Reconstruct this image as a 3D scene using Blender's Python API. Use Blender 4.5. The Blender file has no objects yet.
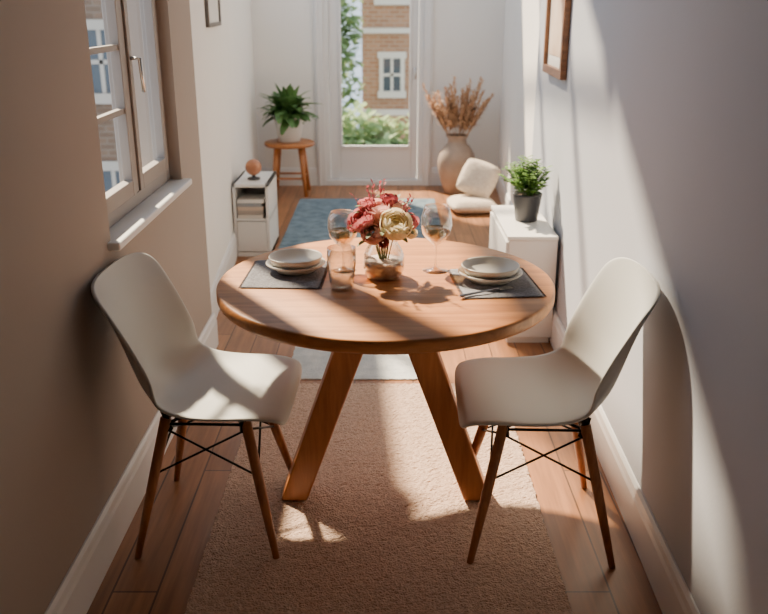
import bpy, bmesh, math, random
from mathutils import Vector, Matrix
random.seed(7)
SC = bpy.context.scene
COL = SC.collection

# ------------------------------------------------------------------ materials
def new_mat(name):
    m = bpy.data.materials.new(name); m.use_nodes = True
    nt = m.node_tree; nt.nodes.clear()
    out = nt.nodes.new('ShaderNodeOutputMaterial')
    return m, nt, out

def pbr(name, col, rough=0.6, metal=0.0, var=0.0, vscale=8.0, bump=0.0, bscale=60.0, spec=0.5, sheen=0.0, trans=0.0, col2=None):
    m, nt, out = new_mat(name)
    b = nt.nodes.new('ShaderNodeBsdfPrincipled')
    b.inputs['Roughness'].default_value = rough
    b.inputs['Metallic'].default_value = metal
    b.inputs['Specular IOR Level'].default_value = spec
    if sheen: b.inputs['Sheen Weight'].default_value = sheen
    tc = nt.nodes.new('ShaderNodeTexCoord')
    n = nt.nodes.new('ShaderNodeTexNoise'); n.inputs['Scale'].default_value = vscale
    n.inputs['Detail'].default_value = 4
    nt.links.new(tc.outputs['Object'], n.inputs['Vector'])
    r = nt.nodes.new('ShaderNodeValToRGB')
    c2 = col2 if col2 else [max(0, c*(1-var)) for c in col]
    r.color_ramp.elements[0].color = (*c2, 1); r.color_ramp.elements[0].position = .3
    r.color_ramp.elements[1].color = (*col, 1); r.color_ramp.elements[1].position = .7
    nt.links.new(n.outputs['Fac'], r.inputs[0])
    nt.links.new(r.outputs[0], b.inputs['Base Color'])
    if trans:
        t = nt.nodes.new('ShaderNodeBsdfTranslucent'); mx = nt.nodes.new('ShaderNodeMixShader'); mx.inputs[0].default_value = trans
        nt.links.new(r.outputs[0], t.inputs[0]); nt.links.new(b.outputs[0], mx.inputs[1]); nt.links.new(t.outputs[0], mx.inputs[2])
        nt.links.new(mx.outputs[0], out.inputs[0])
    else: nt.links.new(b.outputs[0], out.inputs[0])
    if bump:
        n2 = nt.nodes.new('ShaderNodeTexNoise'); n2.inputs['Scale'].default_value = bscale
        n2.inputs['Detail'].default_value = 5
        nt.links.new(tc.outputs['Object'], n2.inputs['Vector'])
        bp = nt.nodes.new('ShaderNodeBump'); bp.inputs['Strength'].default_value = bump
        bp.inputs['Distance'].default_value = 0.01
        nt.links.new(n2.outputs['Fac'], bp.inputs['Height'])
        nt.links.new(bp.outputs[0], b.inputs['Normal'])
    return m

def wood(name, c1, c2, rough=0.4, stretch=(1, 12, 12), scale=3.0):
    m, nt, out = new_mat(name)
    b = nt.nodes.new('ShaderNodeBsdfPrincipled'); b.inputs['Roughness'].default_value = rough
    tc = nt.nodes.new('ShaderNodeTexCoord'); mp = nt.nodes.new('ShaderNodeMapping')
    mp.inputs['Scale'].default_value = stretch
    n = nt.nodes.new('ShaderNodeTexNoise'); n.inputs['Scale'].default_value = scale
    n.inputs['Detail'].default_value = 8; n.inputs['Roughness'].default_value = .6; n.inputs['Distortion'].default_value = .6
    r = nt.nodes.new('ShaderNodeValToRGB')
    r.color_ramp.elements[0].color = (*c2, 1); r.color_ramp.elements[0].position = .35
    r.color_ramp.elements[1].color = (*c1, 1); r.color_ramp.elements[1].position = .65
    L = nt.links.new
    L(tc.outputs['Object'], mp.inputs[0]); L(mp.outputs[0], n.inputs['Vector']); L(n.outputs['Fac'], r.inputs[0])
    L(r.outputs[0], b.inputs['Base Color']); L(b.outputs[0], out.inputs[0])
    bp = nt.nodes.new('ShaderNodeBump'); bp.inputs['Strength'].default_value = .08; bp.inputs['Distance'].default_value = .003
    L(n.outputs['Fac'], bp.inputs['Height']); L(bp.outputs[0], b.inputs['Normal'])
    return m

def planks(name):
    m, nt, out = new_mat(name); L = nt.links.new
    b = nt.nodes.new('ShaderNodeBsdfPrincipled'); b.inputs['Roughness'].default_value = .38
    tc = nt.nodes.new('ShaderNodeTexCoord'); mp = nt.nodes.new('ShaderNodeMapping')
    mp.inputs['Rotation'].default_value = (0, 0, math.pi/2)
    br = nt.nodes.new('ShaderNodeTexBrick')
    br.inputs['Color1'].default_value = (.42, .19, .08, 1); br.inputs['Color2'].default_value = (.31, .135, .055, 1)
    br.inputs['Mortar'].default_value = (.10, .045, .02, 1); br.inputs['Scale'].default_value = 1
    br.inputs['Mortar Size'].default_value = .003; br.inputs['Brick Width'].default_value = 1.3; br.inputs['Row Height'].default_value = .125
    mp2 = nt.nodes.new('ShaderNodeMapping'); mp2.inputs['Scale'].default_value = (14, 1, 1)
    n = nt.nodes.new('ShaderNodeTexNoise'); n.inputs['Scale'].default_value = 3; n.inputs['Detail'].default_value = 8
    r = nt.nodes.new('ShaderNodeValToRGB')
    r.color_ramp.elements[0].color = (.62, .6, .58, 1); r.color_ramp.elements[0].position = .3
    r.color_ramp.elements[1].color = (1.15, 1.12, 1.1, 1); r.color_ramp.elements[1].position = .75
    mx = nt.nodes.new('ShaderNodeMix'); mx.data_type = 'RGBA'; mx.blend_type = 'MULTIPLY'; mx.inputs[0].default_value = 1
    L(tc.outputs['Object'], mp.inputs[0]); L(mp.outputs[0], br.inputs[0])
    L(tc.outputs['Object'], mp2.inputs[0]); L(mp2.outputs[0], n.inputs['Vector']); L(n.outputs['Fac'], r.inputs[0])
    L(br.outputs['Color'], mx.inputs[6]); L(r.outputs[0], mx.inputs[7]); L(mx.outputs[2], b.inputs['Base Color'])
    L(b.outputs[0], out.inputs[0])
    return m

def brick_mat(name, c1, c2, mort, rot=(math.pi/2, 0, 0)):
    m, nt, out = new_mat(name); L = nt.links.new
    b = nt.nodes.new('ShaderNodeBsdfPrincipled'); b.inputs['Roughness'].default_value = .9
    tc = nt.nodes.new('ShaderNodeTexCoord'); mp = nt.nodes.new('ShaderNodeMapping')
    mp.inputs['Rotation'].default_value = rot
    br = nt.nodes.new('ShaderNodeTexBrick')
    br.inputs['Color1'].default_value = (*c1, 1); br.inputs['Color2'].default_value = (*c2, 1); br.inputs['Mortar'].default_value = (*mort, 1)
    br.inputs['Scale'].default_value = 1; br.inputs['Brick Width'].default_value = .24; br.inputs['Row Height'].default_value = .09
    br.inputs['Mortar Size'].default_value = .010
    L(tc.outputs['Object'], mp.inputs[0]); L(mp.outputs[0], br.inputs[0]); L(br.outputs['Color'], b.inputs['Base Color']); L(b.outputs[0], out.inputs[0])
    return m

def glass(name, tint=(1, 1, 1), base=0.03, edge=0.5, power=4.0, col=(.95, .95, .95)):
    m, nt, out = new_mat(name); L = nt.links.new
    t = nt.nodes.new('ShaderNodeBsdfTransparent'); t.inputs[0].default_value = (*tint, 1)
    g = nt.nodes.new('ShaderNodeBsdfGlossy'); g.inputs['Roughness'].default_value = .03; g.inputs[0].default_value = (*col, 1)
    lw = nt.nodes.new('ShaderNodeLayerWeight'); lw.inputs[0].default_value = .5
    pw = nt.nodes.new('ShaderNodeMath'); pw.operation = 'POWER'; pw.inputs[1].default_value = power
    ma = nt.nodes.new('ShaderNodeMath'); ma.operation = 'MULTIPLY_ADD'; ma.inputs[1].default_value = edge; ma.inputs[2].default_value = base; ma.use_clamp = True
    mx = nt.nodes.new('ShaderNodeMixShader')
    L(lw.outputs['Facing'], pw.inputs[0]); L(pw.outputs[0], ma.inputs[0]); L(ma.outputs[0], mx.inputs[0]); L(t.outputs[0], mx.inputs[1]); L(g.outputs[0], mx.inputs[2])
    L(mx.outputs[0], out.inputs[0])
    return m

M_wallL = pbr('shaded_paint_left', (.36, .305, .265), .75, var=.04, vscale=2, bump=.05, bscale=120)  # white-grey wall paint, darkened and browned to carry the near wall's shade
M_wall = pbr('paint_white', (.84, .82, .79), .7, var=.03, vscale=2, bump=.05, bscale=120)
M_plaster = pbr('plaster_grey', (.34, .32, .32), .85, var=.03, vscale=2)  # dark tone picked to cut bounce light around the camera
M_wallR = pbr('shaded_paint_right', (.43, .46, .52), .7, var=.03, vscale=2, bump=.05, bscale=120)  # wall paint darkened and cooled so the colour holds the bluish shade
M_trim = pbr('trim_paint', (.76, .76, .76), .4, var=.02)
M_frame = pbr('window_frame_paint', (.30, .27, .25), .45, var=.03)
M_floor = planks('oak_planks')
M_table = wood('oak_table', (.62, .265, .085), (.41, .155, .045), .42, (1.2, 14, 14), 2.2)
M_tleg = wood('oak_leg', (.52, .20, .06), (.36, .125, .035), .4, (12, 12, 1.5), 2.5)
M_leg = wood('chair_leg_wood', (.46, .185, .065), (.27, .095, .035), .4, (14, 14, 1.5), 3)
M_shell = pbr('chair_shell_plastic', (.475, .49, .48), .42, var=.02)
M_black = pbr('black_metal', (.02, .02, .02), .35, metal=.8)
M_rug = pbr('beige_rug', (.70, .50, .38), .95, vscale=90, col2=(.48, .32, .23), bump=1.0, bscale=160, sheen=.3, spec=.1)
M_blue = pbr('blue_rug', (.22, .29, .34), .95, vscale=14, col2=(.11, .16, .20), bump=.7, bscale=120, spec=.1)
M_pale = pbr('sunlit_floor_patch', (.62, .64, .64), .9, vscale=18, col2=(.46, .50, .52), bump=.6, bscale=120, spec=.1)  # pale colour stands in for sunlight on the bare floor
M_plate = pbr('stoneware', (.74, .72, .66), .35, var=.05, vscale=20)
M_mat = pbr('charcoal_linen', (.24, .24, .27), .95, vscale=160, col2=(.12, .12, .14), bump=.6, bscale=200)
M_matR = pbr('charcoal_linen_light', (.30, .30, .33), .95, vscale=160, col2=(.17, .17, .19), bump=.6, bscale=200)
M_silver = pbr('steel', (.7, .7, .7), .25, metal=1)
M_glass = glass('clear_glass', (.955, .955, .95), .05, 1.0, 1.7)
M_pane = glass('window_glass', (.97, .98, .98), .02, .15, 4)
M_wine = glass('pale_wine', (.86, .66, .42), .04, .4, 3)
M_water = glass('water', (.93, .90, .86), .04, .4, 3)
M_sand = pbr('vase_filler', (.66, .46, .38), .8, vscale=60, col2=(.80, .70, .62), bump=.5)
M_pinkA = pbr('petal_rose', (.86, .36, .38), .6, vscale=40, col2=(.72, .22, .25), trans=.3)
M_pinkB = pbr('petal_blush', (.95, .64, .58), .6, vscale=40, col2=(.88, .48, .43), trans=.35)
M_cream = pbr('petal_cream', (.98, .92, .72), .6, vscale=40, col2=(.96, .84, .55), trans=.3)
M_red = pbr('petal_deep_red', (.50, .10, .12), .6, vscale=40, col2=(.32, .05, .07), trans=.3)
M_leafG = pbr('leaf_green', (.15, .30, .08), .5, vscale=20, col2=(.06, .15, .045), trans=.2)
M_leafF = pbr('fern_green', (.18, .34, .06), .5, vscale=20, col2=(.07, .18, .03), trans=.2)
M_leafD = pbr('sage_leaf', (.20, .26, .11), .6, vscale=20, col2=(.09, .14, .05), trans=.2)
M_stem = pbr('stem', (.14, .18, .06), .6)
M_pampas = pbr('dried_grass', (.74, .50, .32), .9, vscale=20, col2=(.55, .34, .21))
M_ceram = pbr('taupe_ceramic', (.42, .32, .25), .6, vscale=10, col2=(.32, .235, .18))
M_whpot = pbr('white_pot', (.75, .74, .72), .4)
M_dkpot = pbr('dark_pot', (.05, .05, .055), .45)
M_soil = pbr('soil', (.05, .03, .02), 1, bump=1)
M_cush = pbr('cream_boucle', (.78, .67, .54), .95, vscale=50, col2=(.64, .52, .41), bump=.8, bscale=90)
M_cab = pbr('white_lacquer', (.76, .75, .73), .35)
M_copper = wood('turned_wood', (.50, .22, .11), (.36, .14, .07), .35)
M_picframe = wood('walnut_frame', (.30, .14, .06), (.18, .08, .035), .4)
M_dkframe = pbr('dark_frame', (.12, .11, .10), .4)
M_art = pbr('art_print', (.62, .52, .42), .8, vscale=3, col2=(.42, .24, .14))
M_art2 = pbr('art_print_pale', (.80, .79, .76), .8, vscale=4, col2=(.62, .62, .60))
M_brick = brick_mat('brick_facade', (.46, .25, .145), (.36, .185, .105), (.46, .35, .26))
M_brick2 = brick_mat('brick_dark', (.20, .125, .085), (.14, .09, .062), (.20, .155, .12))
M_stone = pbr('pale_stone', (.74, .70, .62), .8)
M_stone2 = pbr('weathered_stone', (.44, .40, .35), .8)
M_dkglass = pbr('dark_pane', (.06, .08, .10), .3)
M_tree = pbr('tree_leaves', (.42, .55, .26), .8, vscale=1.5, col2=(.20, .32, .13), trans=.3)
M_ground = pbr('street_ground', (.35, .36, .30), .95)
M_books = [pbr('book_%d' % i, c, .7) for i, c in enumerate([(.7, .66, .6), (.45, .40, .36), (.62, .5, .4), (.3, .32, .34), (.8, .78, .74)])]

# ------------------------------------------------------------------ helpers
def empty(name, loc=(0, 0, 0), rz=0):
    o = bpy.data.objects.new(name, None); COL.objects.link(o)
    o.location = loc; o.rotation_euler = (0, 0, rz); o.empty_display_size = .1
    return o

def finish(name, bm, mat, parent=None, smooth=False, bevel=0, subsurf=0, solid=0, mats=None):
    me = bpy.data.meshes.new(name)
    bmesh.ops.recalc_face_normals(bm, faces=bm.faces)
    bm.to_mesh(me); bm.free()
    if mats:
        for m_ in mats: me.materials.append(m_)
    else: me.materials.append(mat)
    o = bpy.data.objects.new(name, me); COL.objects.link(o)
    if smooth:
        for p in me.polygons: p.use_smooth = True
    if solid:
        s = o.modifiers.new('s', 'SOLIDIFY'); s.thickness = solid; s.offset = -1
    if bevel:
        b = o.modifiers.new('b', 'BEVEL'); b.width = bevel; b.segments = 3; b.limit_method = 'ANGLE'
    if subsurf:
        s = o.modifiers.new('ss', 'SUBSURF'); s.levels = subsurf; s.render_levels = subsurf
    if parent: o.parent = parent
    return o

def bm_box(bm, x0, x1, y0, y1, z0, z1):
    vs = [bm.verts.new(p) for p in [(x0, y0, z0), (x1, y0, z0), (x1, y1, z0), (x0, y1, z0), (x0, y0, z1), (x1, y0, z1), (x1, y1, z1), (x0, y1, z1)]]
    fs = [(0, 3, 2, 1), (4, 5, 6, 7), (0, 1, 5, 4), (1, 2, 6, 5), (2, 3, 7, 6), (3, 0, 4, 7)]
    return [bm.faces.new([vs[i] for i in f]) for f in fs]

def boxes(name, lst, mat, parent=None, bevel=0):
    bm = bmesh.new()
    for b in lst: bm_box(bm, *b)
    return finish(name, bm, mat, parent, bevel=bevel)

def bm_hex(bm, bot, top):
    vb = [bm.verts.new(p) for p in bot]; vt = [bm.verts.new(p) for p in top]
    n = len(vb)
    bm.faces.new(vb[::-1]); bm.faces.new(vt)
    for i in range(n): bm.faces.new([vb[i], vb[(i+1) % n], vt[(i+1) % n], vt[i]])

def lathe(name, prof, mat, parent=None, loc=(0, 0, 0), seg=48, subsurf=0, cap=True):
    bm = bmesh.new(); rings = []
    for r, z in prof:
        if r < 1e-5: rings.append([bm.verts.new((loc[0], loc[1], loc[2]+z))])
        else: rings.append([bm.verts.new((loc[0]+r*math.cos(2*math.pi*i/seg), loc[1]+r*math.sin(2*math.pi*i/seg), loc[2]+z)) for i in range(seg)])
    for a, b in zip(rings, rings[1:]):
        for i in range(seg):
            j = (i+1) % seg
            if len(a) == 1 and len(b) == 1: continue
            if len(a) == 1: bm.faces.new([a[0], b[i], b[j]])
            elif len(b) == 1: bm.faces.new([a[i], a[j], b[0]])
            else: bm.faces.new([a[i], a[j], b[j], b[i]])
    return finish(name, bm, mat, parent, smooth=True, subsurf=subsurf)

def bm_tube(bm, pts, rad, seg=10, mi=0):
    pts = [Vector(p) for p in pts]; rings = []
    for k, p in enumerate(pts):
        t = (pts[min(k+1, len(pts)-1)]-pts[max(k-1, 0)]).normalized()
        a = Vector((0, 0, 1)) if abs(t.z) < .9 else Vector((1, 0, 0))
        u = t.cross(a).normalized(); v = t.cross(u)
        r = rad[k] if isinstance(rad, (list, tuple)) else rad
        rings.append([bm.verts.new(p+(u*math.cos(2*math.pi*i/seg)+v*math.sin(2*math.pi*i/seg))*r) for i in range(seg)])
    for a, b in zip(rings, rings[1:]):
        for i in range(seg):
            f = bm.faces.new([a[i], a[(i+1) % seg], b[(i+1) % seg], b[i]]); f.material_index = mi
    bm.faces.new(rings[0][::-1]).material_index = mi; bm.faces.new(rings[-1]).material_index = mi

def tube(name, pts, rad, mat, parent=None, seg=12):
    bm = bmesh.new(); bm_tube(bm, pts, rad, seg)
    return finish(name, bm, mat, parent, smooth=True)

def bm_leaf(bm, base, d, L, W, droop=0.6, n=6, crease=.15, mi=0, pw=.7, roll=0):
    p = Vector(base); d = Vector(d).normalized()
    up = Vector((0, 0, 1))
    side = d.cross(up)
    if side.length < .1: side = Vector((math.cos(roll), math.sin(roll), 0))
    side.normalize()
    if roll: side = Matrix.Rotation(roll, 3, d) @ side
    rows = []
    for k in range(n+1):
        t = k/n
        w = W*.5*max(.06, math.sin(math.pi*min(1, t*.94+.03))**pw)
        nn = side.cross(d).normalized()
        rows.append([bm.verts.new(p-side*w+nn*crease*w), bm.verts.new(p), bm.verts.new(p+side*w+nn*crease*w)])
        p = p+d*(L/n)
        d = (d+Vector((0, 0, -1))*(droop/n)).normalized()
    for a, b in zip(rows, rows[1:]):
        for i in range(2):
            f = bm.faces.new([a[i], a[i+1], b[i+1], b[i]]); f.material_index = mi; f.smooth = True

def rose(bm, r, mi):
    """cupped petals wrapped on nested spheres, opening upwards (+Z)"""
    for ring, (npt, rad, th0, th1, wd) in enumerate([(3, .34, 2.2, .35, 1.25), (4, .52, 2.3, .45, .95), (5, .70, 2.4, .62, .80), (6, .86, 2.4, .85, .68), (7, 1.02, 2.4, 1.12, .60)]):
        for k in range(npt):
            a0 = 2*math.pi*(k+ring*.41)/npt+random.uniform(-.1, .1); top = th1+random.uniform(-.08, .08)
            N, M = 6, 6; g = []
            for i in range(N+1):
                t = i/N; th = th0+(top-th0)*t
                row = []
                for j in range(M+1):
                    u = -1+2*j/M
                    wa = wd*(math.sin(math.pi*(.12+.74*t))**.5)
                    tt = th+.16*(u*u)*t
                    rr = r*rad*(1+.10*t*t*(1 if t < .9 else 1.4)+.03*u)
                    row.append(bm.verts.new((rr*math.sin(tt)*math.cos(a0+u*wa), rr*math.sin(tt)*math.sin(a0+u*wa), rr*math.cos(tt)*.9)))
                g.append(row)
            for i in range(N):
                for j in range(M):
                    f = bm.faces.new([g[i][j], g[i][j+1], g[i+1][j+1], g[i+1][j]]); f.material_index = mi; f.smooth = True

# ------------------------------------------------------------------ room shell
CZ = 3.3
XL = -.81
xr = lambda y: .704+.03*y
WT = .16
boxes('floor', [(-1.6, 1.4, -1.5, 7.85, -.1, 0)], M_floor)
bm = bmesh.new()
cp = [(XL-WT, -1.65), (1.3, -1.65), (1.3, 7.3), (.95, 6.90), (XL-WT, 3.63)]  # out-of-view diagonal edge, shaped to cut the sun boundary on the right wall
bm_hex(bm, [(x, y, CZ) for x, y in cp], [(x, y, CZ+.08) for x, y in cp])
finish('ceiling', bm, M_plaster)
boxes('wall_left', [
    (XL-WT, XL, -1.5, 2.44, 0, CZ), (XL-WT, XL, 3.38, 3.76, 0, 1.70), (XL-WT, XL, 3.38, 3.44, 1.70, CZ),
    (XL-WT, XL, 2.44, 3.38, 0, .85), (XL-WT, XL, 2.44, 3.38, 2.75, CZ), (XL-WT, XL, 3.44, 3.76, 3.15, CZ)], M_wallL)  # gap above the pier is out of view, added to let sun in
boxes('wall_front', [(-1.05, .9, -1.65, -1.5, 0, CZ)], M_plaster)  # unseen wall behind the camera, added to darken the near end

def wall_slant(name, A, B, polys, th, mat):
    bm = bmesh.new()
    def P(y, z, off):
        t = (y-A[1])/(B[1]-A[1]); return (A[0]+(B[0]-A[0])*t+off, y, z)
    for poly in polys:
        bm_hex(bm, [P(y, z, 0) for y, z in poly], [P(y, z, th) for y, z in poly])
    return finish(name, bm, mat)
AL, BL = (-.86, 3.76), (-1.12, 7.6)
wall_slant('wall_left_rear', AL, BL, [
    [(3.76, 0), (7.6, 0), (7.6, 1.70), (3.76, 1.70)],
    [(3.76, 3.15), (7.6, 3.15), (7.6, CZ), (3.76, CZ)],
    [(7.4, 1.70), (7.6, 1.70), (7.6, 3.15), (7.4, 3.15)]], -.12, M_wall)  # upper opening is unseen, added to bring sun onto table and wall
bm = bmesh.new()
def PL(y, off): t = (y-3.76)/3.84; return -.86-.26*t+off
for y0 in (5.2, 6.4):
    bm_hex(bm, [(PL(y0, -.10), y0, 1.70), (PL(y0, -.05), y0, 1.70), (PL(y0, -.05), y0+.045, 1.70), (PL(y0, -.10), y0+.045, 1.70)],
               [(PL(y0, -.10), y0, 3.15), (PL(y0, -.05), y0, 3.15), (PL(y0, -.05), y0+.045, 3.15), (PL(y0, -.10), y0+.045, 3.15)])
finish('added_sun_opening_bars', bm, M_frame)  # bars of the unseen side opening added to admit sun
boxes('added_skylight_bars', [(-1.4, 1.4, 7.6, 7.8, CZ, CZ+.08)]+[(-1.2, .2, 5.5, 5.55, CZ+.01, CZ+.07), (-1.2, .8, 6.5, 6.55, CZ+.01, CZ+.07), (-.4, -.35, 4.7, 7.6, CZ+.01, CZ+.07), (.4, .45, 6.0, 7.6, CZ+.01, CZ+.07)], M_frame)  # unseen skylight, added so sun reaches the right wall; bars cast lines

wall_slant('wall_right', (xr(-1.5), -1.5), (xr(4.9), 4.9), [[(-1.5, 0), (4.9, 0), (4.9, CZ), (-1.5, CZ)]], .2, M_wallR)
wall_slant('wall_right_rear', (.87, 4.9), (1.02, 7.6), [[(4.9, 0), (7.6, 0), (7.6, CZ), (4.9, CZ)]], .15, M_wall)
boxes('wall_back', [(-1.35, -.52, 7.6, 7.8, 0, CZ), (.34, 1.25, 7.6, 7.8, 0, CZ), (-.52, .34, 7.6, 7.8, 2.12, CZ)], M_wall)

def baseboard(name, A, B, side):
    bm = bmesh.new()
    A = Vector(A); B = Vector(B); d = (B-A).normalized(); n = Vector((-d.y, d.x))*side
    prof = [(0, 0), (.018, 0), (.018, .12), (.014, .132), (.012, .15), (.005, .16), (0, .16)]
    def pt(base, o, z): q = base+n*o; return (q.x, q.y, z)
    bm_hex(bm, [pt(A, o, z) for o, z in prof], [pt(B, o, z) for o, z in prof])
    return finish(name, bm, M_trim)
baseboard('baseboard_left', (XL, -1.5), (XL, 3.778), -1)
baseboard('baseboard_left_rear', AL, BL, -1)
baseboard('baseboard_right', (xr(-1.5), -1.5), (xr(4.9), 4.9), 1)
baseboard('baseboard_right_rear', (.87, 4.9), (1.02, 7.6), 1)
baseboard('baseboard_back', (-1.11, 7.6), (-.6, 7.6), -1)
baseboard('baseboard_back_right', (.42, 7.6), (1.02, 7.6), -1)

# left window
w = empty('window_1')
fx0, fx1 = XL-.095, XL-.045
y0, y1, z0, z1 = 2.44, 3.38, .87, 2.75; ym = 2.91
boxes('frame', [(fx0, fx1, y0, y0+.045, z0, z1), (fx0, fx1, y1-.045, y1, z0, z1), (fx0, fx1, y0+.045, y1-.045, z0, z0+.045), (fx0, fx1, y0+.045, y1-.045, z1-.045, z1), (fx0, fx1, ym-.025, ym+.025, z0+.045, z1-.045)], M_frame, w, .004)
sx0, sx1 = fx0+.024, fx1+.008
for i, (a, b) in enumerate([(y0+.047, ym-.027), (ym+.027, y1-.047)]):
    L = [(sx0, sx1, a, a+.038, z0+.047, z1-.047), (sx0, sx1, b-.038, b, z0+.047, z1-.047), (sx0, sx1, a+.038, b-.038, z0+.047, z0+.1), (sx0, sx1, a+.038, b-.038, z1-.1, z1-.047)]
    boxes('sash_%d' % (i+1), L, M_frame, w, .003)
    if i == 0:
        boxes('glazing_bars', [(sx0+.008, sx1-.006, a+.038, b-.038, z-.009, z+.009) for z in (1.20, 1.40, 1.90)], M_frame, w)
    bm = bmesh.new(); bm.faces.new([bm.verts.new(p) for p in [(sx0+.012, a+.03, z0+.09), (sx0+.012, b-.03, z0+.09), (sx0+.012, b-.03, z1-.09), (sx0+.012, a+.03, z1-.09)]])
    finish('pane_%d' % (i+1), bm, M_pane, w)
tube('handle', [(sx1, ym+.045, 1.36), (sx1+.03, ym+.045, 1.36), (sx1+.035, ym+.045, 1.25)], .007, M_silver, w)
boxes('trim_sill', [(XL-.22, XL+.035, y0-.03, y1+.03, .845, .87)], M_trim, None, .006)

# rear glass door
d = empty('door_1')
boxes('casing', [(-.60, -.52, 7.575, 7.6, 0, 2.2), (.34, .42, 7.575, 7.6, 0, 2.2), (-.60, .42, 7.575, 7.6, 2.12, 2.2), (-.585, -.56, 7.565, 7.575, 0, 2.19), (.38, .405, 7.565, 7.575, 0, 2.19)], M_trim, d, .004)
boxes('jamb', [(-.52, -.48, 7.6, 7.8, 0, 2.12), (.30, .34, 7.6, 7.8, 0, 2.12), (-.48, .30, 7.6, 7.8, 2.08, 2.12), (-.52, .34, 7.58, 7.8, 0, .05)], M_trim, d, .004)
boxes('leaf', [(-.475, -.39, 7.64, 7.69, .055, 2.07), (.24, .295, 7.64, 7.69, .055, 2.07), (-.39, .24, 7.64, 7.69, .055, .33), (-.39, .24, 7.64, 7.69, 1.97, 2.07)], M_trim, d, .005)
boxes('bead', [(-.39, -.37, 7.625, 7.66, .33, 1.97), (.22, .24, 7.625, 7.66, .33, 1.97), (-.37, .22, 7.625, 7.66, .33, .35)], M_trim, d, .003)
bm = bmesh.new(); bm.faces.new([bm.verts.new(p) for p in [(-.385, 7.665, .335), (.235, 7.665, .335), (.235, 7.665, 1.965), (-.385, 7.665, 1.965)]])
finish('pane', bm, M_pane, d)
tube('handle', [(.27, 7.64, 1.02), (.27, 7.60, 1.02), (.27, 7.595, .93)], .008, M_silver, d)

# ------------------------------------------------------------------ exterior
def facade(name, x0, x1, yf, depth, zb, zt, mat, wins, ms):
    g = empty(name)
    boxes('brickwork', [(x0, x1, yf, yf+depth, zb, zt)], mat, g)
    fr = []; gl = []
    for cx, cz, ww, hh in wins:
        fr += [(cx-ww/2-.1, cx+ww/2+.1, yf-.08, yf, cz-hh/2-.15, cz-hh/2), (cx-ww/2-.1, cx+ww/2+.1, yf-.06, yf, cz+hh/2, cz+hh/2+.14),
               (cx-ww/2-.06, cx-ww/2+.03, yf-.05, yf, cz-hh/2, cz+hh/2), (cx+ww/2-.03, cx+ww/2+.06, yf-.05, yf, cz-hh/2, cz+hh/2),
               (cx-.03, cx+.03, yf-.04, yf, cz-hh/2, cz+hh/2), (cx-ww/2, cx+ww/2, yf-.04, yf, cz-.03, cz+.03)]
        gl.append((cx-ww/2, cx+ww/2, yf-.02, yf-.005, cz-hh/2, cz+hh/2))
    boxes('window_surrounds', fr, ms, g); boxes('window_glass', gl, M_dkglass, g)
    return g
f1 = facade('brick_townhouse', -.5, 6, 20, 5, -6, 5, M_brick,
       [(.18, .05, .45, .72), (1.8, .05, .6, .85), (.18, 2.2, .6, 1), (1.8, 2.2, .6, 1), (.18, -2.3, .6, 1), (1.8, -2.3, .6, 1)], M_stone)
boxes('stone_band', [(-.55, 6, 19.9, 20, -.85, -.72), (-.55, 6, 19.9, 20, .95, 1.06)], M_stone, f1)
facade('neighbouring_house', -11, -2.9, 13, 4, -6, 4, M_brick2,
       [(-4.15, .75, .5, .9), (-5.6, .75, .5, .9), (-4.15, -1.3, .5, .9), (-5.6, -1.3, .5, .9)], M_stone2)
boxes('street_ground', [(-30, 30, 8.2, 50, -6.1, -6)], M_ground)
def tree(name, blobs, n, zb):
    g = empty(name); bm = bmesh.new()
    for c, r in blobs:
        for _ in range(n):
            v = Vector((random.gauss(0, 1), random.gauss(0, 1), random.gauss(0, 1))).normalized()*(random.random()**.4)
            p = Vector(c)+Vector((v.x*r[0], v.y*r[1], v.z*r[2]))
            bm_leaf(bm, p, (random.uniform(-1, 1), random.uniform(-1, 1), random.uniform(-.6, .6)), .2, .13, .4, n=2)
    finish('foliage', bm, M_tree, g)
    c = blobs[0][0]
    tube('trunk', [(c[0], c[1], zb), (c[0]+.1, c[1], c[2]-.5), (c[0], c[1], c[2]+.4)], [.2, .14, .05], M_picframe, g)
tree('street_tree', [((-1.2, 17.5, .3), (.75, .7, 1.7)), ((-1.25, 17.5, 1.3), (.8, .7, 1.0)), ((-1.2, 17.5, -1.4), (1.0, .8, 1.0))], 1100, -6)
tree('garden_tree', [((.35, 14, -1.0), (.8, .7, .85)), ((-.35, 14, -.9), (.6, .6, .9)), ((.5, 14, -2.2), (.9, .6, .9))], 1100, -6)

# ------------------------------------------------------------------ rugs
def rug(name, x0, x1, y0, y1, h, mat, rough=.003):
    bm = bmesh.new()
    nx = int((x1-x0)/.010); ny = int((y1-y0)/.010)
    g = [[bm.verts.new((x0+(x1-x0)*i/nx+random.uniform(-.003, .003), y0+(y1-y0)*j/ny+random.uniform(-.003, .003), h+random.uniform(-rough, rough)*(.7 if 0 < i < nx and 0 < j < ny else 1))) for j in range(ny+1)] for i in range(nx+1)]
    for i in range(nx):
        for j in range(ny): bm.faces.new([g[i][j], g[i+1][j], g[i+1][j+1], g[i][j+1]])
    per = [g[i][0] for i in range(nx+1)]+[g[nx][j] for j in range(1, ny+1)]+[g[i][ny] for i in range(nx-1, -1, -1)]+[g[0][j] for j in range(ny-1, 0, -1)]
    low = [bm.verts.new((v.co.x, v.co.y, 0.0005)) for v in per]
    for k in range(len(per)): bm.faces.new([per[k], per[(k+1) % len(per)], low[(k+1) % len(per)], low[k]])
    return finish(name, bm, mat, smooth=False)
rug('beige_rug', -.53, .50, .9, 3.31, .007, M_rug)
rug('blue_rug', -.70, .42, 4.75, 7.0, .008, M_blue, .001)
rug('sunlit_floor_patch', -.42, .16, 3.36, 4.7, .006, M_pale, .001)  # thin pale sheet in place of the sunlit floor beyond the table

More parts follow.
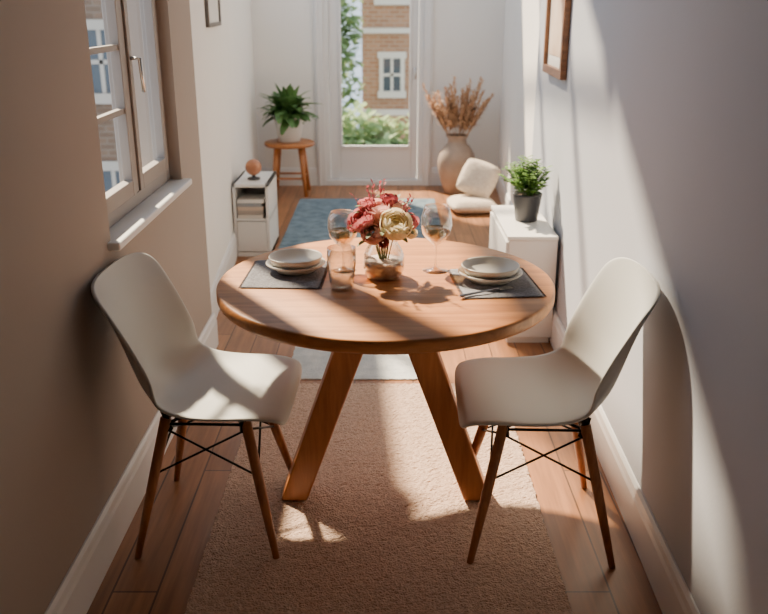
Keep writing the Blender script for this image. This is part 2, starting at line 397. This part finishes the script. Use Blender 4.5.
# ------------------------------------------------------------------ table
TX, TY, TZ = .005, 2.44, .75
t = empty('round_dining_table', (TX, TY, 0))
lathe('top', [(0, TZ), (.494, TZ), (.499, TZ-.002), (.502, TZ-.007), (.502, TZ-.030), (.498, TZ-.038), (.485, TZ-.043), (0, TZ-.043)], M_table, t, seg=128)
bm = bmesh.new()
for s in (-1, 1):
    xb0, xb1, xt0, xt1 = .255*s, .340*s, .005*s, .100*s
    bm_hex(bm, [(xb0, -.05, .010), (xb1, -.05, .010), (xb1, .05, .010), (xb0, .05, .010)],
               [(xt0, -.05, .70), (xt1, -.05, .70), (xt1, .05, .70), (xt0, .05, .70)])
finish('legs', bm, M_tleg, t, bevel=.006)
boxes('mounting_plate', [(-.2, .2, -.09, .09, .694, .708)], M_tleg, t, .004)

# ------------------------------------------------------------------ chairs
def catmull(P, s):
    n = len(P)-1; x = s*n; i = min(int(x), n-1); u = x-i
    p0 = P[max(i-1, 0)]; p1 = P[i]; p2 = P[i+1]; p3 = P[min(i+2, n)]
    return [.5*((2*b)+(-a+c)*u+(2*a-5*b+4*c-d_)*u*u+(-a+3*b-3*c+d_)*u**3) for a, b, c, d_ in zip(p0, p1, p2, p3)]
CH = [(.240, .418, .210, .000), (.222, .446, .218, .002), (.150, .449, .230, .012), (.050, .436, .237, .026), (-.050, .430, .240, .044),
      (-.130, .445, .240, .070), (-.185, .495, .238, .096), (-.214, .565, .236, .100), (-.234, .640, .238, .088), (-.254, .715, .240, .070),
      (-.274, .780, .237, .052), (-.286, .818, .226, .038)]
def chair(loc, rz):
    g = empty('dining_chair', loc, rz)
    bm = bmesh.new(); NS, NU = 48, 22; grid = []
    for i in range(NS+1):
        s = i/NS; s = .5-.5*math.cos(math.pi*s)
        s = min(max(s, 0), 1)
        x, z, w_, lf = catmull(CH, s)
        a = catmull(CH, max(0, s-.01)); b = catmull(CH, min(1, s+.01))
        tx, tz = b[0]-a[0], b[1]-a[1]; l = math.hypot(tx, tz); tx /= l; tz /= l
        nx, nz = tz, -tx
        q = 0
        if s > .84: q = (s-.84)/.16
        if s < .10: q = (.10-s)/.10
        q = min(q, .99); w2 = w_*(1-q**2.6)**(.34 if s > .5 else .25)
        row = []
        for j in range(NU+1):
            u = -1+2*j/NU
            k = lf*(abs(u)*w2/w_)**2.2
            row.append(bm.verts.new((x+nx*k, w2*u, z+nz*k)))
        grid.append(row)
    for i in range(NS):
        for j in range(NU): bm.faces.new([grid[i][j], grid[i][j+1], grid[i+1][j+1], grid[i+1][j]])
    o = finish('seat_shell', bm, M_shell, g, smooth=True)
    s_ = o.modifiers.new('s', 'SOLIDIFY'); s_.thickness = .011; s_.offset = 0
    s2 = o.modifiers.new('b', 'SUBSURF'); s2.levels = 1; s2.render_levels = 1
    tops = {}; feet = {}
    n = 0
    for sx in (1, -1):
        for sy in (1, -1):
            n += 1
            T = Vector((.115*sx, .115*sy, .405)); F = Vector((.205*sx, .215*sy, .0))
            tops[(sx, sy)] = T; feet[(sx, sy)] = F
            tube('leg_%d' % n, [F, F.lerp(T, .5), T], [.0095, .015, .016], M_leg, g, 16)
            tube('bracket_%d' % n, [T+Vector((0, 0, -.035)), T+Vector((0, 0, .012)), T+Vector((-.03*sx, -.03*sy, .022))], [.0185, .0185, .012], M_black, g, 12)
    bm = bmesh.new()
    A = lambda k, f: feet[k].lerp(tops[k], f)
    ks = [(1, 1), (1, -1), (-1, -1), (-1, 1)]
    for i in range(4):
        a, b = ks[i], ks[(i+1) % 4]
        bm_tube(bm, [A(a, .93), A(b, .60)], .0035, 8)
        bm_tube(bm, [A(b, .93), A(a, .60)], .0035, 8)
        bm_tube(bm, [A(a, .96), A(b, .96)], .0045, 8)
    bm_tube(bm, [A(ks[0], .96), A(ks[2], .96)], .0045, 8); bm_tube(bm, [A(ks[1], .96), A(ks[3], .96)], .0045, 8)
    finish('wire_bracing', bm, M_black, g, smooth=True)
    return g
chair((-.510, 2.315, .0), math.radians(-2))
chair((.460, 2.280, .0), math.radians(180-2))

# ------------------------------------------------------------------ tabletop
def placemat(loc, w_, l_, rz, mat):
    g = empty('placemat', loc, rz)
    bm = bmesh.new(); nx, ny = 20, 28
    gr = [[bm.verts.new((-w_/2+w_*i/nx, -l_/2+l_*j/ny, .0035+.0012*math.sin(i*.8)*math.sin(j*.5))) for j in range(ny+1)] for i in range(nx+1)]
    for i in range(nx):
        for j in range(ny): bm.faces.new([gr[i][j], gr[i+1][j], gr[i+1][j+1], gr[i][j+1]])
    finish('cloth', bm, mat, g, smooth=True, solid=.0025)
    bm = bmesh.new()
    for k in range(40):
        y = -l_/2+l_*(k+.5)/40
        for s in (-1, 1): bm_tube(bm, [(s*w_/2, y, .003), (s*(w_/2+.008), y+random.uniform(-.002, .002), .0015)], .001, 5)
    finish('fringe', bm, mat, g)
    return g
placemat((-.298, 2.485, TZ), .228, .28, math.radians(-2), M_mat)
placemat((.328, 2.400, TZ), .225, .28, math.radians(5), M_matR)
def plate(loc, r):
    g = empty('bowl_plate', loc)
    lathe('dinner_plate', [(0, .004), (r*.55, .004), (r*.6, 0), (r*.64, .0), (r*.66, .006), (r*.95, .020), (r, .024), (r*.985, .028), (r*.93, .026), (r*.66, .012), (0, .010)], M_plate, g, seg=64)
    r2 = r*.9
    lathe('shallow_bowl', [(0, .012), (r2*.5, .012), (r2*.9, .026), (r2*1.0, .044), (r2*.985, .047), (r2*.95, .044), (r2*.84, .030), (r2*.5, .020), (0, .018)], M_plate, g, seg=64)
plate((-.272, 2.515, TZ+.006), .092)
plate((.316, 2.42, TZ+.006), .096)
g = empty('fork', (.29, 2.295, TZ+.0065), math.radians(-62))
bm = bmesh.new()
bm_tube(bm, [(0, -.09, .003), (0, -.02, .004), (0, .03, .006), (0, .045, .004)], [.0045, .003, .002, .004], 8)
bm_box(bm, -.010, .010, .043, .058, .001, .003)
for k in range(4): bm_box(bm, -.010+k*.0056, -.0072+k*.0056, .056, .09, .001, .0028)
finish('fork_body', bm, M_silver, g, smooth=False)

def wine_glass(name, loc, H, R, stem=True):
    g = empty(name, loc)
    if stem:
        st = H*.42
        out = [(0, 0), (R*.85, 0), (R*.85, .0015), (R*.3, .005), (.005, .012), (.0035, .03), (.0035, st-.012), (.007, st-.003), (R*.55, st+.010), (R*.88, st+.032), (R, st+.058), (R*.97, st+.085), (R*.78, H)]
        inn = [(R*.765, H), (R*.95, st+.085), (R*.98, st+.058), (R*.86, st+.034), (R*.53, st+.013), (0, st+.003)]
        lv = [(0, st+.006), (R*.5, st+.014), (R*.84, st+.035), (R*.92, st+.048), (0, st+.048)]
    else:
        out = [(0, 0), (R*.72, 0), (R*.8, .004), (R*.9, H*.35), (R*1.0, H*.7), (R*.98, H)]
        inn = [(R*.95, H), (R*.97, H*.7), (R*.87, H*.35), (R*.76, .010), (0, .008)]
        lv = [(0, .010), (R*.74, .011), (R*.85, H*.33), (0, H*.33)]
    lathe('bowl', out+inn, M_glass, g, seg=48)
    lathe('wine' if stem else 'water', lv, M_wine if stem else M_water, g, seg=48)
wine_glass('wine_glass', (-.126, 2.535, TZ), .185, .047)
wine_glass('wine_glass', (.160, 2.53, TZ), .205, .048)
wine_glass('tumbler_glass', (-.122, 2.345, TZ), .125, .042, False)

# flower vase
g = empty('flower_vase', (0, 2.46, TZ))
lathe('glass_jar', [(0, 0), (.046, 0), (.055, .006), (.062, .03), (.064, .05), (.060, .075), (.050, .095), (.041, .108), (.040, .118), (.044, .127), (.041, .127), (.037, .118), (.038, .108), (.047, .094), (.057, .074), (.061, .05), (.059, .03), (.052, .009), (0, .006)], M_glass, g, seg=64)
lathe('filler', [(0, .007), (.050, .008), (.0575, .03), (.0595, .05), (.0585, .056), (0, .058)], M_sand, g, seg=48)
fl = [
    ((-.066, -.035, .185), .037, M_pinkA), ((-.030, -.064, .155), .035, M_pinkB), ((-.020, -.010, .212), .035, M_pinkB),
    ((.034, -.066, .178), .045, M_cream), ((.074, -.01, .178), .028, M_pinkA), ((-.085, .02, .158), .024, M_pinkA),
    ((.016, .02, .235), .024, M_red), ((-.052, .0, .225), .024, M_pinkA), ((.044, .02, .215), .024, M_pinkB), ((.078, .0, .142), .022, M_cream), ((-.001, -.085, .130), .015, M_red)]
bm = bmesh.new()
mats = [M_pinkA, M_pinkB, M_cream, M_red]
for c, r, m_ in fl:
    mi = mats.index(m_); c = Vector(c)
    axis = (c-Vector((0, 0, .08))+Vector((0, -.04, .03))).normalized()
    rot = Vector((0, 0, 1)).rotation_difference(axis).to_matrix()
    tmp = bmesh.new(); rose(tmp, r, mi)
    for v in tmp.verts: v.co = rot @ v.co+c
    me = bpy.data.meshes.new('t'); tmp.to_mesh(me); tmp.free(); bm.from_mesh(me); bpy.data.meshes.remove(me)
finish('blooms', bm, None, g, smooth=True, mats=mats)
bm = bmesh.new()
for c, r, m_ in fl:
    bm_tube(bm, [(c[0]*.15, c[1]*.15, .055), (c[0]*.35, c[1]*.35, .12), (c[0]*.9, c[1]*.9, c[2]-r*.3)], .002, 6)
finish('stems', bm, M_stem, g, smooth=True)
bm = bmesh.new()
for k in range(70):
    a = random.uniform(0, 2*math.pi); e = random.uniform(.1, 1.3); rr = random.uniform(.02, .06)
    zz = random.uniform(.125, .21)
    if math.sin(a) < -.3: zz = min(zz, .15); e = min(e, .8)
    bm_leaf(bm, (math.cos(a)*rr, math.sin(a)*rr, zz), (math.cos(a)*math.cos(e), math.sin(a)*math.cos(e), math.sin(e)), random.uniform(.04, .07), random.uniform(.014, .026), .9)
finish('leaves', bm, M_leafD, g, smooth=True)
bm = bmesh.new()
for k in range(14):
    a = random.uniform(0, 2*math.pi); e = random.uniform(.8, 1.4); L = random.uniform(.11, .15)
    b0 = Vector((math.cos(a)*.02, math.sin(a)*.02, .14)); dd = Vector((math.cos(a)*math.cos(e), math.sin(a)*math.cos(e), math.sin(e)))
    bm_tube(bm, [b0, b0+dd*L*.6, b0+dd*L+Vector((0, 0, .005))], .0009, 5)
    for q in range(5):
        p = b0+dd*L*(.6+.1*q)
        bm_leaf(bm, p, (random.uniform(-1, 1), random.uniform(-1, 1), .8), .014, .008, .2, n=3)
finish('filler_sprigs', bm, M_red, g, smooth=True)

# ------------------------------------------------------------------ right: cabinet + plant
c = empty('white_cabinet')
x0, x1, y0, y1, zt = .575, .800, 3.78, 4.42, .53
boxes('carcass', [(x0, x1, y0, y1, .03, zt-.02)], M_cab, c, .004)
boxes('top_panel', [(x0-.008, x1, y0-.008, y1+.008, zt-.018, zt)], M_cab, c, .003)
boxes('plinth', [(x0+.015, x1-.01, y0+.015, y1-.015, 0, .032)], M_cab, c)
boxes('side_door_panels', [(x0-.012, x0, y0+.01, (y0+y1)/2-.003, .045, zt-.03), (x0-.012, x0, (y0+y1)/2+.003, y1-.01, .045, zt-.03)], M_cab, c, .003)
g = empty('potted_plant', (.700, 4.09, zt))
lathe('pot', [(0, 0), (.050, 0), (.054, .004), (.070, .125), (.072, .135), (.066, .135), (.062, .12), (0, .12)], M_dkpot, g)
lathe('soil', [(0, .121), (.061, .121), (.0, .126)], M_soil, g)
bm = bmesh.new()
for k in range(46):
    a = random.uniform(0, 2*math.pi); e = random.uniform(.55, 1.5); L = random.uniform(.12, .19)
    b0 = Vector((random.uniform(-.03, .03), random.uniform(-.03, .03), .12)); dd = Vector((math.cos(a)*math.cos(e), math.sin(a)*math.cos(e), math.sin(e)))
    pts = [b0, b0+dd*L*.5, b0+dd*L-Vector((0, 0, .012))]
    if b0.x+dd.x*L > .075: continue
    bm_tube(bm, pts, .0014, 5)
    for q in range(9):
        f = .3+.7*q/8; p = b0+dd*L*f
        for s in (-1, 1):
            sd = dd.cross(Vector((0, 0, 1))).normalized()*s if abs(dd.z) < .98 else Vector((s, 0, 0))
            bm_leaf(bm, p, sd+dd*.5+Vector((0, 0, random.uniform(-.1, .4))), random.uniform(.028, .042), .02, .6, n=4)
finish('foliage', bm, M_leafF, g, smooth=True)

# pictures
def picture(name, A, B, z0_, z1_, th, fw, mfr, mart, inward):
    g = empty(name); A = Vector((A[0], A[1], 0)); B = Vector((B[0], B[1], 0)); d_ = (B-A); Lg = d_.length; d_.normalize()
    n_ = Vector((inward, 0, 0)); n_ = (n_-d_*n_.dot(d_)).normalized()
    def bx(nm, s0, s1, za, zb, o0, o1, mt, bev=0):
        bm = bmesh.new()
        q = lambda s, o, z: (A.x+d_.x*s+n_.x*o, A.y+d_.y*s+n_.y*o, z)
        bm_hex(bm, [q(s0, o0, za), q(s1, o0, za), q(s1, o1, za), q(s0, o1, za)], [q(s0, o0, zb), q(s1, o0, zb), q(s1, o1, zb), q(s0, o1, zb)])
        return finish(nm, bm, mt, g, bevel=bev)
    o = .002
    bx('frame_bottom', 0, Lg, z0_, z0_+fw, o, th, mfr, .003); bx('frame_top', 0, Lg, z1_-fw, z1_, o, th, mfr, .003)
    bx('frame_side_1', 0, fw, z0_+fw, z1_-fw, o, th, mfr, .003); bx('frame_side_2', Lg-fw, Lg, z0_+fw, z1_-fw, o, th, mfr, .003)
    bx('mount', fw, Lg-fw, z0_+fw, z1_-fw, o, th*.4, M_art2); bx('print', fw+.04, Lg-fw-.04, z0_+fw+.05, z1_-fw-.05, th*.4, th*.45, mart)
picture('wall_picture', (xr(3.95), 3.95), (xr(4.5), 4.5), 1.21, 2.0, .03, .04, M_picframe, M_art, -1)
pl = lambda y: -.86-.26*(y-3.76)/3.84
picture('wall_picture', (pl(4.6), 4.6), (pl(5.15), 5.15), 1.42, 1.68, .02, .02, M_dkframe, M_art2, 1)

# ------------------------------------------------------------------ left: shelf cube
c = empty('storage_shelf')
X0, X1, Y0, Y1, ZT = -.955, -.73, 5.28, 5.74, .47
boxes('carcass', [(X0, X0+.018, Y0, Y1, .0, ZT), (X1-.018, X1, Y0, Y1, .0, ZT), (X0, X1, Y0, Y1, ZT-.02, ZT), (X0, X1, Y0, Y1, 0, .03), (X0, X1, Y0+.005, Y1, .235, .25), (X0, X1, Y1-.015, Y1, 0, ZT)], M_cab, c, .002)
z = .25
for k in range(5):
    h_ = random.uniform(.018, .03)
    boxes('book_%d' % (k+1), [(X0+.025, X1-.03-random.uniform(0, .02), Y0+.01+random.uniform(-.02, .02), Y0+.2, z+.0005, z+h_)], M_books[k], c, .002); z += h_
boxes('drawer_front', [(X0+.02, X1-.02, Y0-.004, Y0+.012, .035, .23)], M_cab, c, .003)
g = empty('wooden_ball_ornament', (-.84, 5.45, ZT))
lathe('base', [(0, 0), (.038, 0), (.040, .004), (.040, .012), (.012, .016), (.010, .030), (0, .030)], M_dkpot, g)
lathe('ball', [(.052*math.sin(math.pi*k/20) if 0 < k < 20 else 0, .078-.052*math.cos(math.pi*k/20)) for k in range(21)], M_copper, g)

# ------------------------------------------------------------------ rear left: stool + plant
s = empty('wooden_stool', (-.80, 7.25, 0))
lathe('seat', [(0, .41), (.20, .41), (.21, .416), (.213, .428), (.21, .44), (.2, .445), (0, .445)], M_tleg, s)
for k in range(4):
    a = math.pi/4+k*math.pi/2
    tube('leg_%d' % (k+1), [(math.cos(a)*.20, math.sin(a)*.20, 0), (math.cos(a)*.14, math.sin(a)*.14, .412)], [.016, .022], M_tleg, s)
bm = bmesh.new()
for k in range(4):
    a = math.pi/4+k*math.pi/2; b = a+math.pi/2; r_ = .178
    bm_tube(bm, [(math.cos(a)*r_, math.sin(a)*r_, .15), (math.cos(b)*r_, math.sin(b)*r_, .15)], .009, 8)
finish('stretchers', bm, M_tleg, s, smooth=True)
g = empty('potted_fern', (-.80, 7.25, .445))
lathe('pot', [(0, 0), (.085, 0), (.092, .006), (.118, .16), (.120, .20), (.117, .205), (.108, .205), (.105, .18), (0, .18)], M_whpot, g)
lathe('soil', [(0, .181), (.104, .181), (0, .188)], M_soil, g)
bm = bmesh.new()
for k in range(170):
    a = random.uniform(0, 2*math.pi); e = random.uniform(.05, 1.4); L = random.uniform(.15, .27)
    if math.sin(a) > .3: L *= .7
    bm_leaf(bm, (random.uniform(-.06, .06), random.uniform(-.06, .06), random.uniform(.185, .27)), (math.cos(a)*math.cos(e), math.sin(a)*math.cos(e), math.sin(e)), L, random.uniform(.06, .095), random.uniform(.5, 1.5), n=8)
finish('foliage', bm, M_leafG, g, smooth=True)

# ------------------------------------------------------------------ rear right: pampas vase + cushion
g = empty('pampas_grass_vase', (.62, 7.27, 0))
lathe('vase', [(0, 0), (.085, 0), (.095, .008), (.130, .10), (.158, .21), (.162, .27), (.148, .34), (.110, .40), (.082, .43), (.078, .46), (.095, .49), (.098, .495), (.088, .495), (.070, .46), (.074, .43), (.1, .39), (0, .30)], M_ceram, g, seg=64)
bm = bmesh.new()
for k in range(46):
    a = random.uniform(0, 2*math.pi); e = random.uniform(.95, 1.5); L = random.uniform(.30, .56)
    dd = Vector((math.cos(a)*math.cos(e), math.sin(a)*math.cos(e)*.5, math.sin(e))); b0 = Vector((dd.x*.08, dd.y*.08, .42))
    if dd.x > .4: L *= .85
    top = b0+dd*L
    bm_tube(bm, [b0, b0+dd*L*.5, top], .002, 5)
    for q in range(60):
        f = .35+.7*q/60; p = b0+dd*L*f
        v = Vector((random.uniform(-1, 1), random.uniform(-1, 1), random.uniform(-.2, 1)))+dd*1.0
        bm_leaf(bm, p, v, random.uniform(.035, .075)*(1.3-f*.6), .012, .9, n=3)
finish('dried_grass', bm, M_pampas, g, smooth=True)

def cushion(name, loc, size, rot, parent, mat=M_cush):
    bm = bmesh.new(); bmesh.ops.create_cube(bm, size=2)
    bmesh.ops.subdivide_edges(bm, edges=bm.edges, cuts=10, use_grid_fill=True)
    R = Matrix.Rotation(rot[2], 3, 'Z') @ Matrix.Rotation(rot[1], 3, 'Y') @ Matrix.Rotation(rot[0], 3, 'X')
    for v in bm.verts:
        x, y, z = v.co
        pr = (1-x**4)*(1-y**4)
        v.co.z = z*(.18+.82*max(pr, 0)**.5)
        k = 1-.10*(x*x*y*y)
        v.co.x = x*k; v.co.y = y*k
        v.co = R @ Vector((v.co.x*size[0], v.co.y*size[1], v.co.z*size[2]))+Vector(loc)
    return finish(name, bm, mat, parent, smooth=True, subsurf=1)
g = empty('floor_cushion', (.70, 6.58, 0))
cushion('seat_cushion', (-.01, 0, .057), (.185, .185, .055), (0, 0, .1), g)
cushion('leaning_cushion', (.045, .09, .240), (.15, .145, .06), (math.radians(58), math.radians(15), math.radians(-25)), g)

# ------------------------------------------------------------------ light
sd = bpy.data.lights.new('sun', 'SUN'); sd.energy = 22.0; sd.angle = math.radians(2.2); sd.color = (1, .80, .56)
so = bpy.data.objects.new('sun', sd); COL.objects.link(so)
so.rotation_euler = Vector((.55, -.8, -1.0)).to_track_quat('-Z', 'Y').to_euler(); so.location = (-6, 9, 8)
W = bpy.data.worlds.new('sky'); SC.world = W; W.use_nodes = True
bg = W.node_tree.nodes['Background']; bg.inputs[0].default_value = (.76, .87, 1.0, 1); bg.inputs[1].default_value = 1.9

# ------------------------------------------------------------------ camera
cd = bpy.data.cameras.new('camera'); cam = bpy.data.objects.new('camera', cd); COL.objects.link(cam)
cam.location = (0, 0, 1.525); cam.rotation_euler = (math.radians(90-19.5), 0, 0)
cd.sensor_width = 36; cd.lens = 850/768*36; cd.clip_start = .05
cd.dof.use_dof = True; cd.dof.focus_distance = 2.6; cd.dof.aperture_fstop = 3.5
SC.camera = cam
